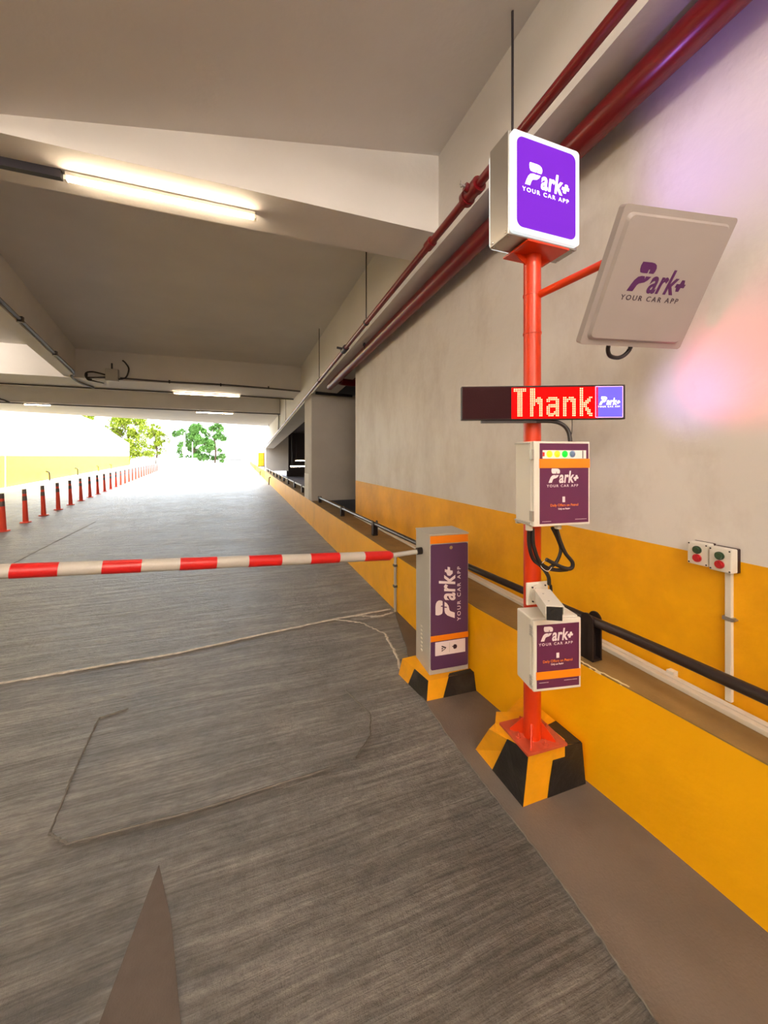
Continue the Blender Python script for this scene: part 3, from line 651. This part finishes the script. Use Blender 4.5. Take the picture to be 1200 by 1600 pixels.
for sx in (-1, 1):
    k.prism([(sx*.036, 2.142), (sx*.10, 2.142), (sx*.036, 2.10)], 'y', -.003, .003)
k.build('top_plate', M['orange'], pole)
k = MB()
for z in (1.97, 1.80): k.cyl((0, 0, z-.004), (0, 0, z+.004), .0395, seg=32)
k.split('weld_ring', M['orange'], pole, smooth=True)

# illuminated square sign on the top
sg = empty('illuminated_sign', 'square backlit purple sign with white lettering on top of the orange pole', 'sign', (1.192, 1.262, 2.612))
SW, SH, SD = .366, .422, .128
def frame_box(k, w, h, d): k.b2((-w/2, .006, -h/2), (w/2, d, h/2), .003)
k = MB(); frame_box(k, SW, SH, SD); k.build('steel_case', M['steel'], sg)
def ring(w, h, r0, w2, h2, r1, y0, y1):
    bm = bmesh.new(); O = rect_round(w, h, r0, 8); I = rect_round(w2, h2, r1, 8); n = len(O)
    V = [[bm.verts.new((p[0], y, p[1])) for p in P] for P in (O, I) for y in (y0, y1)]
    for i in range(n):
        j = (i+1) % n
        bm.faces.new((V[0][i], V[0][j], V[2][j], V[2][i])); bm.faces.new((V[1][i], V[1][j], V[3][j], V[3][i]))
        bm.faces.new((V[0][i], V[0][j], V[1][j], V[1][i])); bm.faces.new((V[2][i], V[2][j], V[3][j], V[3][i]))
    m = MB(); m.bm.free(); m.bm = bm; return m
for y0, y1, yl, flip in ((-.012, .008, -.0135, 0), (SD-.002, SD+.012, SD+.0135, 1)):
    k = MB(); k.prism(rect_round(SW-.012, SH-.012, .018), 'y', y0, y1); f = k.build('lit_face', M['sign_white'], sg)
    k = MB(); k.prism(rect_round(SW-.056, SH-.056, .03, 8), 'y', min(y0, y1)-.0015 if not flip else y1-.001, min(y0, y1)+.002 if not flip else y1+.0015); k.build('purple_panel', M['sign_purple'], f)
    if not flip: logo('logo', M['sign_logo'], f, (-.115, -.0138, -.005), .235)
    else: logo('logo', M['sign_logo'], f, (.115, SD+.0138, -.005), .235, rot=(0, 0, math.pi))
k = MB()
for x in (-SW/2+.012, SW/2-.012):
    for y in (.02, SD-.02):
        k.dome((x, y, -SH/2-.001), .005, (0, 0, -1))
for y in (.02, SD-.02): k.dome((-SW/2-.001, y, -SH/2+.014), .005, (-1, 0, 0))
k.split('rivet', M['bolt'], sg)

# LED message board
lc = Vector((1.178, 1.262, 1.725)); ly = math.radians(-24.5)
led = empty('led_message_board', 'long dark message board spelling Thank in red dots, fixed across the orange pole', 'LED display', lc, (0, 0, ly))
LW, LH = .668, .143
k = MB(); k.b2((-LW/2, 0, -LH/2), (LW/2, .034, LH/2), .002); k.build('case', M['darkmetal'], led)
k = MB(); k.b2((-LW/2+.004, -.002, -LH/2+.004), (LW/2-.124, .001, LH/2-.004)); k.build('display_face', M['led_face'], led)
GL = {'T': ['1111111', '1111111']+['0011100']*14,
 'h': ['1110000']*5+['1110110', '1111111', '1111111', '1110111']+['1110011', '1100011', '1100011', '1100011', '1100011', '1100011', '1100011'],
 'a': ['0000000']*5+['0111110', '1111111', '1100011', '0000011', '0111111', '1111111', '1100011', '1100011', '1100111', '1111111', '0111011'],
 'n': ['0000000']*5+['1101110', '1111111', '1110111', '1100011', '1100011', '1100011', '1100011', '1100011', '1100011', '1100011', '1100011'],
 'k': ['1100000']*5+['1100011', '1100110', '1101110', '1111100', '1111000', '1111000', '1101100', '1101110', '1100110', '1100111', '1100011']}
pitch = .00745; k = MB(); x0 = -.115; cx = 0
for ch_ in 'Thank':
    for r_, row in enumerate(GL[ch_]):
        for c_, v in enumerate(row):
            if v == '1':
                x = x0+(cx+c_)*pitch; z = .0565-r_*pitch
                vs = [k.bm.verts.new((x+.0026*math.cos(a*math.pi/3), -.0048, z+.0026*math.sin(a*math.pi/3))) for a in range(6)]
                k.bm.faces.new(vs)
                bs = [k.bm.verts.new((x+.0028*math.cos(a*math.pi/3), -.003, z+.0028*math.sin(a*math.pi/3))) for a in range(6)]
                for a in range(6): k.bm.faces.new((vs[a], vs[(a+1) % 6], bs[(a+1) % 6], bs[a]))
    cx += 9
k.build('lit_dots', M['led_dot'], led)
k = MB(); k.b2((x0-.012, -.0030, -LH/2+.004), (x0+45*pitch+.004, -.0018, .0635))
k.build('red_bloom_plate', M['led_glow'], led)  # glowing plate added around the dots, stands in for their bloom
k = MB(); k.b2((LW/2-.120, -.003, -LH/2+.008), (LW/2-.012, .001, LH/2-.008)); q = k.build('lit_logo_square', M['led_blue'], led)
k = ring(.110, LH-.014, .002, .106, LH-.018, .002, -.0036, .0); k.build('lit_border', M['led_edge'], q, loc=(LW/2-.066, 0, 0))
logo('logo', M['sign_logo'], q, (LW/2-.106, -.0034, -.012), .084)
k = MB(); k.b2((-LW/2+.085, .010, -LH/2-.012), (-.02, .030, -LH/2)); k.build('lower_bracket', M['darkmetal'], led)
k = MB(); k.b2((-.02, .034, -.03), (.06, .062, .03)); k.build('pole_clamp', M['darkmetal'], led)
k = MB(); k.tube([(-.02, .02, -LH/2-.004), (.05, .02, -LH/2-.006), (.088, .015, -LH/2-.02), (.108, .005, -LH/2-.05), (.112, -.005, -LH/2-.095)], .0085); k.build('cable', M['cable'], led, smooth=True)
k = MB(); k.tube([(.125, .01, -LH/2), (.122, .005, -LH/2-.05), (.112, 0, -LH/2-.09)], .0016, seg=6); k.build('thin_wire', M['cable'], led)

# added pointlike spots standing in for the displays' coloured spill on the wall
def spill(name, par, loc, aim, col, watts, deg):
    ld = bpy.data.lights.new(name, 'SPOT'); ld.energy = watts; ld.color = col; ld.spot_size = math.radians(deg); ld.spot_blend = 1.0; ld.shadow_soft_size = 0.0
    o = bpy.data.objects.new(name, ld); COL.objects.link(o); o.parent = par; bpy.context.view_layer.update()
    mw = par.matrix_world if par.parent is None else par.matrix_world
    inv = Matrix.LocRotScale(par.location, par.rotation_euler, None).inverted()
    o.matrix_basis = inv @ Matrix.LocRotScale(Vector(loc), (Vector(aim)-Vector(loc)).to_track_quat('-Z', 'Y'), None)
spill('added_red_spill', led, (1.30, 1.12, 1.73), (1.77, .86, 1.86), (1, .03, .17), 3.2, 64)
spill('added_violet_spill', led, (1.46, 1.08, 1.73), (1.77, 1.05, 1.77), (.38, .28, 1), .85, 80)
spill('added_purple_spill', sg, (1.30, 1.20, 2.62), (1.77, .85, 2.82), (.45, .22, 1), 2.6, 110)

# tilted antenna plate
AC = Vector((1.389, .939, 2.117)); ax = Vector((.987, -.161, .012)).normalized(); an = Vector((-.135, -.86, -.492)); an = (an-ax*an.dot(ax)).normalized()
ay = -an; az = ax.cross(ay).normalized()
R4 = Matrix((ax, ay, az)).transposed().to_4x4()
ant = empty('antenna_panel', 'tilted square grey antenna panel with dark purple lettering, on an arm right of the pole', 'antenna', AC)
ant.rotation_euler = R4.to_euler()
k = MB(); k.prism(rect_round(.450, .444, .012), 'y', 0, .026); k.build('back_plate', M['panel'], ant)
k = MB()
o_, i_ = rect_round(.412, .404, .02, 5), rect_round(.396, .388, .02, 5)
Vo = [k.bm.verts.new((a, 0.0, b)) for a, b in o_]; Vi = [k.bm.verts.new((a, -.011, b)) for a, b in i_]
for i in range(len(Vo)): k.bm.faces.new((Vo[i], Vo[(i+1) % len(Vo)], Vi[(i+1) % len(Vo)], Vi[i]))
k.bm.faces.new(Vi); k.bm.faces.new(Vo[::-1]); k.build('raised_cover', M['panel'], ant)
logo('logo', M['purplelogo'], ant, (-.118, -.0112, -.028), .235, tagm=M['darkprint'])
k = MB(); k.b2((-.06, .026, -.06), (.06, .045, .17), .004); k.build('mount_bracket', M['orange'], ant)
k = MB()
for x, z in ((-.04, .0), (.04, .0), (-.04, .12), (.04, .12)): k.cyl((x, .045, z), (x, .053, z), .008, seg=6)
k.split('bolt', M['steel'], ant)
k = MB(); k.tube([(-.075, .026, -.20), (-.080, .020, -.235), (-.065, .015, -.262), (-.03, .015, -.270), (.0, .018, -.262), (.02, .022, -.238), (.02, .026, -.20)], .008); k.build('cable_loop', M['cable'], ant, smooth=True)
# arm from pole
armend = AC+ax*(-.0)+az*.150+ay*.06
a0 = Vector((PX, PY, 2.205)); k = MB(); l0 = a0-Vector((PX, PY, .245)); l1 = armend-Vector((PX, PY, .245))
k.cyl(l0+(l1-l0).normalized()*.03, l1, .0165, seg=20); k.build('arm', M['orange'], pole, smooth=True)

# boxes
def small_sticker(par, w, zlogo, wl):
    pass
b1 = empty('control_box', 'cream control box with a row of coloured lamps, just under the message board', 'control box', (1.192, 1.170, 1.392), (0, 0, math.radians(-6.3)))
W1, H1, D1 = .262, .334, .118
k = MB(); k.b2((-W1/2, .014, -H1/2), (W1/2, D1, H1/2), .004); k.build('case', M['boxwhite'], b1)
k = MB(); k.b2((-W1/2-.002, D1-.016, -H1/2-.004), (W1/2, D1, -H1/2+.004)).b2((-W1/2-.006, .02, H1/2-.010), (-W1/2, D1, H1/2-.004)).b2((-W1/2-.006, .02, -H1/2+.008), (-W1/2, D1, -H1/2+.014)); k.build('rim', M['grey'], b1)
k = MB(); k.b2((-W1/2+.002, 0, -H1/2), (W1/2, .0135, H1/2), .003); k.build('door', M['boxwhite'], b1)
door = bpy.data.objects[k and 'door']
def on(par, name, a, b, m): return MB().b2(a, b).build(name, m, par)
dr = door
fp = on(dr, 'front_sticker', (-W1/2+.028, -.0015, -H1/2+.010), (W1/2-.008, .0005, H1/2-.008), M['purple2'])
on(dr, 'orange_band', (-W1/2+.026, -.003, .062), (W1/2-.002, .0008, .098), M['orangevinyl'])
on(dr, 'lamp_window', (-W1/2+.040, -.0028, .099), (W1/2-.020, .0008, .132), M['lt_strip'])
for i, (mm, nm) in enumerate((('lt_yellow', 'yellow_lamp'), ('lt_amber', 'amber_lamp'), ('lt_green', 'green_lamp'), ('lt_blue', 'blue_lamp'))):
    k = MB(); x = -W1/2+.070+i*.0355; k.cyl((x, -.004, .117), (x, 0, .117), .0135, seg=24); k.dome((x, -.004, .117), .0115, (0, -1, 0), .5, 20); k.build(nm, M[mm], dr, smooth=True)
on(dr, 'red_tab', (-W1/2+.040, -.0032, .108), (-W1/2+.048, 0, .124), M['redtape'])
on(dr, 'slot', (W1/2-.038, -.0032, .100), (W1/2-.034, 0, .131), M['darkprint'])
logo('logo', M['whiteprint'], dr, (-.064, -.0018, .004), .140)
words('small_print', M['orangevinyl'], dr, (-.055, -.0018, -.090), 'Daily Offers on Petrol', .128)
words('small_print', M['whiteprint'], dr, (-.020, -.0018, -.103), 'Only on Park+', .055, bold=.02)
on(dr, 'pump_icon', (.000, -.0022, -.074), (.012, 0, -.052), M['whiteprint'])
dashes(dr, -.092, -H1/2+.018, .040)
dashes(dr, .060, -H1/2+.022, .052)
for z in (.115, -.125):
    k = MB(); k.b2((-W1/2-.006, -.001, z-.020), (-W1/2+.003, .018, z+.020), .001); k.build('hinge', M['steel'], b1)
k = MB()
for x in (-.115, .02): k.cyl((x, .05, -H1/2), (x, .05, -H1/2-.022), .014, seg=12)
k.split('cable_gland', M['boxwhite'], b1)
k = MB(); k.b2((-.02, D1, -.05), (.04, D1+.02, .05)); k.build('pole_clamp', M['steel'], b1)

hang = empty('cable_bundle', 'black cables looping from the lamp box down the orange pole', 'cable')
for pts, r in (([(1.10, 1.245, 1.205), (1.105, 1.25, 1.14), (1.125, 1.25, 1.08), (1.165, 1.245, 1.045), (1.205, 1.25, 1.0), (1.222, 1.262, .96)], .008),
               ([(1.112, 1.238, 1.205), (1.118, 1.24, 1.14), (1.145, 1.24, 1.075), (1.185, 1.24, 1.04), (1.24, 1.235, 1.025), (1.285, 1.225, 1.026)], .008),
               ([(1.225, 1.225, 1.205), (1.242, 1.222, 1.15), (1.262, 1.214, 1.10), (1.292, 1.205, 1.06), (1.285, 1.206, 1.036), (1.25, 1.215, 1.040), (1.18, 1.235, 1.075)], .008),
               ([(1.212, 1.235, 1.205), (1.240, 1.232, 1.155), (1.252, 1.228, 1.11), (1.232, 1.232, 1.06), (1.20, 1.24, 1.035)], .007)):
    MB().tube([(a*.985+.012, b*.985+.02, c) for a, b, c in pts], r).build('cable', M['cable'], hang, smooth=True)
k = MB(); k.tube([(1.155, 1.225, 1.075), (1.15, 1.24, 1.05), (1.17, 1.225, 1.03), (1.19, 1.222, 1.045)], .0011, seg=6); k.build('zip_tie', M['whiteprint'], hang)

b2_ = empty('control_box', 'lower cream control box on the pole, right below the white camera', 'control box', (1.176, 1.180, .7125), (0, 0, math.radians(-11)))
W2, H2, D2 = .208, .285, .125
k = MB(); k.b2((-W2/2, .016, -H2/2), (W2/2, D2, H2/2), .005); k.build('case', M['boxwhite'], b2_)
k = MB(); k.b2((-W2/2+.002, 0, -H2/2), (W2/2+.002, .015, H2/2-.004), .004); dr = k.build('door', M['boxwhite'], b2_)
on(dr, 'front_sticker', (-W2/2+.016, -.0015, -H2/2+.012), (W2/2-.008, .0005, H2/2-.022), M['purple2'])
on(dr, 'orange_band', (-W2/2+.013, -.003, -H2/2+.048), (W2/2-.003, .0008, -H2/2+.078), M['orangevinyl'])
logo('logo', M['whiteprint'], dr, (-.072, -.0018, .056), .142)
words('small_print', M['orangevinyl'], dr, (-.062, -.0018, -.030), 'Daily Offers on Petrol', .128)
words('small_print', M['whiteprint'], dr, (-.028, -.0018, -.041), 'Only on Park+', .055, bold=.02)
on(dr, 'pump_icon', (-.004, -.0022, -.014), (.008, 0, .006), M['whiteprint'])
dashes(dr, -.078, -H2/2+.034, .040)
dashes(dr, .030, -H2/2+.036, .055)
for z in (.095, -.105):
    k = MB()
    for j in range(5): k.b2((-W2/2-.003, .004, z-.02+j*.009), (-W2/2+.002, .022, z-.014+j*.009))
    k.build('hinge', M['grey'], b2_)
k = MB(); k.dome((0, .03, -H2/2), .008, (0, 0, -1)); k.build('drain_plug', M['darkmetal'], b2_)
k = MB(); k.b2((-.02, D2, -.05), (.05, D2+.02, .05)); k.build('pole_clamp', M['steel'], b2_)

cm = empty('camera_unit', 'white box camera on a square plate on the orange pole', 'security camera', (1.190, 1.306, .912))
k = MB(); k.box((0, 0, 0), (.106, .010, .096), Rz(math.radians(-6)), .004); k.cyl((0, -.004, 0), (0, -.010, 0), .040, seg=28); k.build('mount_plate', M['boxwhite'], cm)
k = MB()
for x, z in ((-.032, .030), (-.018, .022), (.036, .032), (.040, .010), (-.030, -.030), (-.008, -.030)): k.cyl((x, -.007, z), (x, -.0125, z), .0035, seg=8)
k.split('screw', M['darkmetal'], cm)
d0 = Vector((.005, -.012, .0)); d1 = Vector((-.112, -.222, .002)); dv = (d1-d0).normalized()
k = MB(); k.cyl(d0+Vector((0, 0, .005)), d0+dv*.045, .019, .014, seg=18); k.build('neck', M['boxwhite'], cm, smooth=True)
q = dv.to_track_quat('Y', 'Z').to_matrix()
k = MB(); k.box((0, 0, 0), (.060, .175, .056), None, .008); k.box((0, .003, .030), (.066, .188, .004), None, .001)
k.b2((-.033, .00, .0), (-.030, .095, .031)).b2((.030, .00, .0), (.033, .095, .031))
body = k.build('housing', M['boxwhite'], cm, loc=d0+dv*.125+Vector((0, 0, .0)))
body.rotation_euler = q.to_euler()
k = MB(); k.b2((-.028, .086, -.026), (.028, .0895, .027), .001); k.cyl((0, .089, 0), (0, .092, 0), .017, seg=20); k.build('lens_window', M['black'], body)
k = MB()
for y in (-.03, .05): k.dome((.01, y, .0325), .004, (0, 0, 1))
k.split('screw', M['grey'], body)
tag(MB().tube([(1.222, 1.262, .955), (1.232, 1.27, .92), (1.235, 1.29, .86)], .006).build('cable_tail', M['cable'], smooth=True), 'short black cable end beside the white camera plate', 'cable')

# ================================================================== BOLLARDS
bl = empty('bollard', 'x', 'bollard', (0, 0, 0), (0, 0, 0), 'red lane bollards')
k = MB(); k.cyl((0, 0, .02), (0, 0, .74), .052, .036, seg=18); k.cyl((0, 0, .74), (0, 0, .755), .036, .028, seg=18); k.build('post', M['bollard'], bl, smooth=True)
k = MB(); k.cyl((0, 0, .0), (0, 0, .022), .11, .095, seg=20); k.build('base', M['bollard'], bl, smooth=True)
k = MB(); k.cyl((0, 0, .655), (0, 0, .758), .0395, .0375, seg=18); k.build('reflective_band', M['reflgrey'], bl, smooth=True)
k = MB(); k.cyl((0, 0, .50), (0, 0, .60), .0435, .041, seg=18); k.build('reflective_band', M['reflgrey'], bl, smooth=True)
kids = list(bl.children)
ys = [9.80]; step = 1.12
while len(ys) < 26: ys.append(ys[-1]+step); step *= 1.018
ordn = ['first', 'second', 'third', 'fourth', 'fifth', 'sixth', 'seventh', 'eighth', 'ninth', 'tenth']
for i, y in enumerate(ys):
    x = -4.47-.105*(y-9.8)
    if i == 0: o = bl
    else:
        o = bl.copy(); COL.objects.link(o)
        for c in kids:
            d_ = c.copy(); COL.objects.link(d_); d_.parent = o
    o.location = (x, y, 0); o.rotation_euler = (0, math.radians(-2.2 if i < 9 else -1), 0)
    if i == 0: o['label'] = 'red bollard cut off by the left edge of the photo, nearest in the row'
    elif i < 10: o['label'] = '%s red lane bollard in the row, counted from the left edge' % ordn[i]
    else: o['label'] = 'small distant red bollard near the far end of the row'; 
for i, (x, y) in enumerate(((-10.65, 28.0), (-11.6, 35.0), (-12.65, 43.0), (-13.8, 51.0))):
    o = MB().tube([(x, y, .0), (x, y, .35), (x-.03, y, .55), (x-.18, y, .62)], .045, smooth=3).build('kerb_stub', M['darkmetal'])
    tag(o, ['dark bent pipe stub at the foot of the left yellow wall, nearest one', 'dark bent pipe stub by the left wall, second from the left', 'dark bent pipe stub by the left wall, third from the left', 'dark bent pipe stub by the left wall, farthest one'][i], 'pipe', 'pipe stubs along the left wall')
for i, (y, z) in enumerate(((20.6, .40), (31, .35), (44, .35))):
    o = MB().tube([(1.40, y, z), (1.33, y, z), (1.32, y, z-.12), (1.31, y, 0.02)], .03, smooth=2).build('drain_spout', M['darkmetal'])
    tag(o, ['dark drain spout on the sunlit yellow kerb wall, nearest one', 'dark drain spout on the sunlit kerb wall, middle one', 'dark drain spout on the sunlit kerb wall, farthest one'][i], 'pipe', 'drain spouts on the right kerb wall')
bs = empty('barrier_screen', 'small yellow board standing on the sunlit kerb wall beyond the far column', 'board', (1.35, 30, .53))
MB().b2((-.22, -.03, .25), (.22, .03, 1.25), .01).build('panel', M['yellow'], bs)
MB().b2((-.24, -.04, .20), (.24, .04, .26)).b2((.20, -.05, 0), (.26, .03, 1.7)).build('frame', M['darkmetal'], bs)

# ================================================================== BEYOND THE RAMP
def tree(x, y, h, rw, label, leaf, n, z0=0.0, low=.15):
    r = empty('tree', label, 'tree', (x, y, z0))
    k = MB(); k.tube([(0, 0, 0), (.15, .1, h*.3), (-.1, 0, h*.62)], h*.022, smooth=4)
    for a in range(7):
        t = a*.9; k.tube([(0, 0, h*(.25+.05*a)), (math.cos(t)*rw*.4, math.sin(t)*rw*.3, h*(.42+.06*a)), (math.cos(t)*rw*.7, math.sin(t)*rw*.6, h*(.5+.065*a))], h*.008, seg=6, smooth=3)
    k.build('trunk', M['bark'], r)
    bm = bmesh.new()
    cl = []
    for _ in range(34):
        zz = random.uniform(low, .98); rr = rw*math.sqrt(max(.12, 1-((zz-.5)/.56)**2))*random.uniform(.2, 1); a = random.uniform(0, 6.28)
        cl.append((math.cos(a)*rr, math.sin(a)*rr*.8, zz*h, random.uniform(.12, .25)*rw*1.3))
    for _ in range(n):
        c = random.choice(cl); v = Vector((random.gauss(0, 1), random.gauss(0, 1), random.gauss(0, .8))).normalized()*c[3]*random.uniform(.5, 1.15)
        p = Vector(c[:3])+v; s_ = random.uniform(.10, .24); u = Vector((random.gauss(0, 1), random.gauss(0, 1), random.gauss(0, 1))).normalized(); w_ = u.cross(Vector((0.3, .5, .8))).normalized()
        bm.faces.new([bm.verts.new(p+u*s_), bm.verts.new(p+w_*s_*.6), bm.verts.new(p-u*s_), bm.verts.new(p-w_*s_*.6)])
    me = bpy.data.meshes.new('foliage'); bm.to_mesh(me); bm.free(); me.materials.append(leaf)
    o = bpy.data.objects.new('foliage', me); COL.objects.link(o); o.parent = r
tree(-9.6, 88, 8.3, 3.6, 'green broad tree in the middle of the bright opening', M['leaf'], 14000, low=.02)
tree(-5.6, 92, 8.8, 2.6, 'taller green tree right behind the broad tree', M['leaf'], 8000, low=.02)
tree(-19.5, 82, 8.6, 3.6, 'yellow green tree behind the end of the left wall', M['leafy'], 12000, low=.2)
tree(-26.5, 78, 10.6, 3.8, 'yellow green tree rising over the left wall, leftmost of the trees', M['leafy'], 12000, low=.3)
tree(-16.2, 88, 8.0, 2.4, 'thin pale tree between the left wall and the broad tree', M['leafy'], 4000, low=.25)
up = empty('utility_pole', 'pale utility pole with a box, standing before the broad green tree', 'pole', (-9.35, 74, 0))
MB().cyl((0, 0, 0), (0, 0, 5.6), .16, .11, seg=12).build('shaft', M['outwhite'], up, smooth=True)
MB().b2((-.28, -.3, 1.9), (.42, -.1, 3.1)).build('cabinet', M['outwhite'], up)
up = empty('utility_pole', 'thinner pale pole right of the boxed utility pole', 'pole', (-8.1, 74, 0))
MB().cyl((0, 0, 0), (0, 0, 4.0), .08, .06, seg=10).build('shaft', M['outwhite'], up, smooth=True)
MB().b2((-.5, -.04, .2), (.0, .04, .28)).b2((-.5, -.04, .8), (.0, .04, .88)).b2((-.55, -.05, 0), (-.47, .05, 1.3)).split('side_frame', M['conduitgrey'], up)
hb = empty('distant_building', 'hazy low building of grey levels right of the green trees', 'building', (-2.4, 120, -.2))
MB().b2((-4.0, 0, 0), (2.2, 6, 3.0)).build('wall', M['outwhite'], hb)
for z in (.5, 1.4, 2.3): MB().b2((-4.1, -.15, z), (2.3 if z < 2 else -.2, 0, z+.28)).build('ledge', M['conduitgrey'], hb)
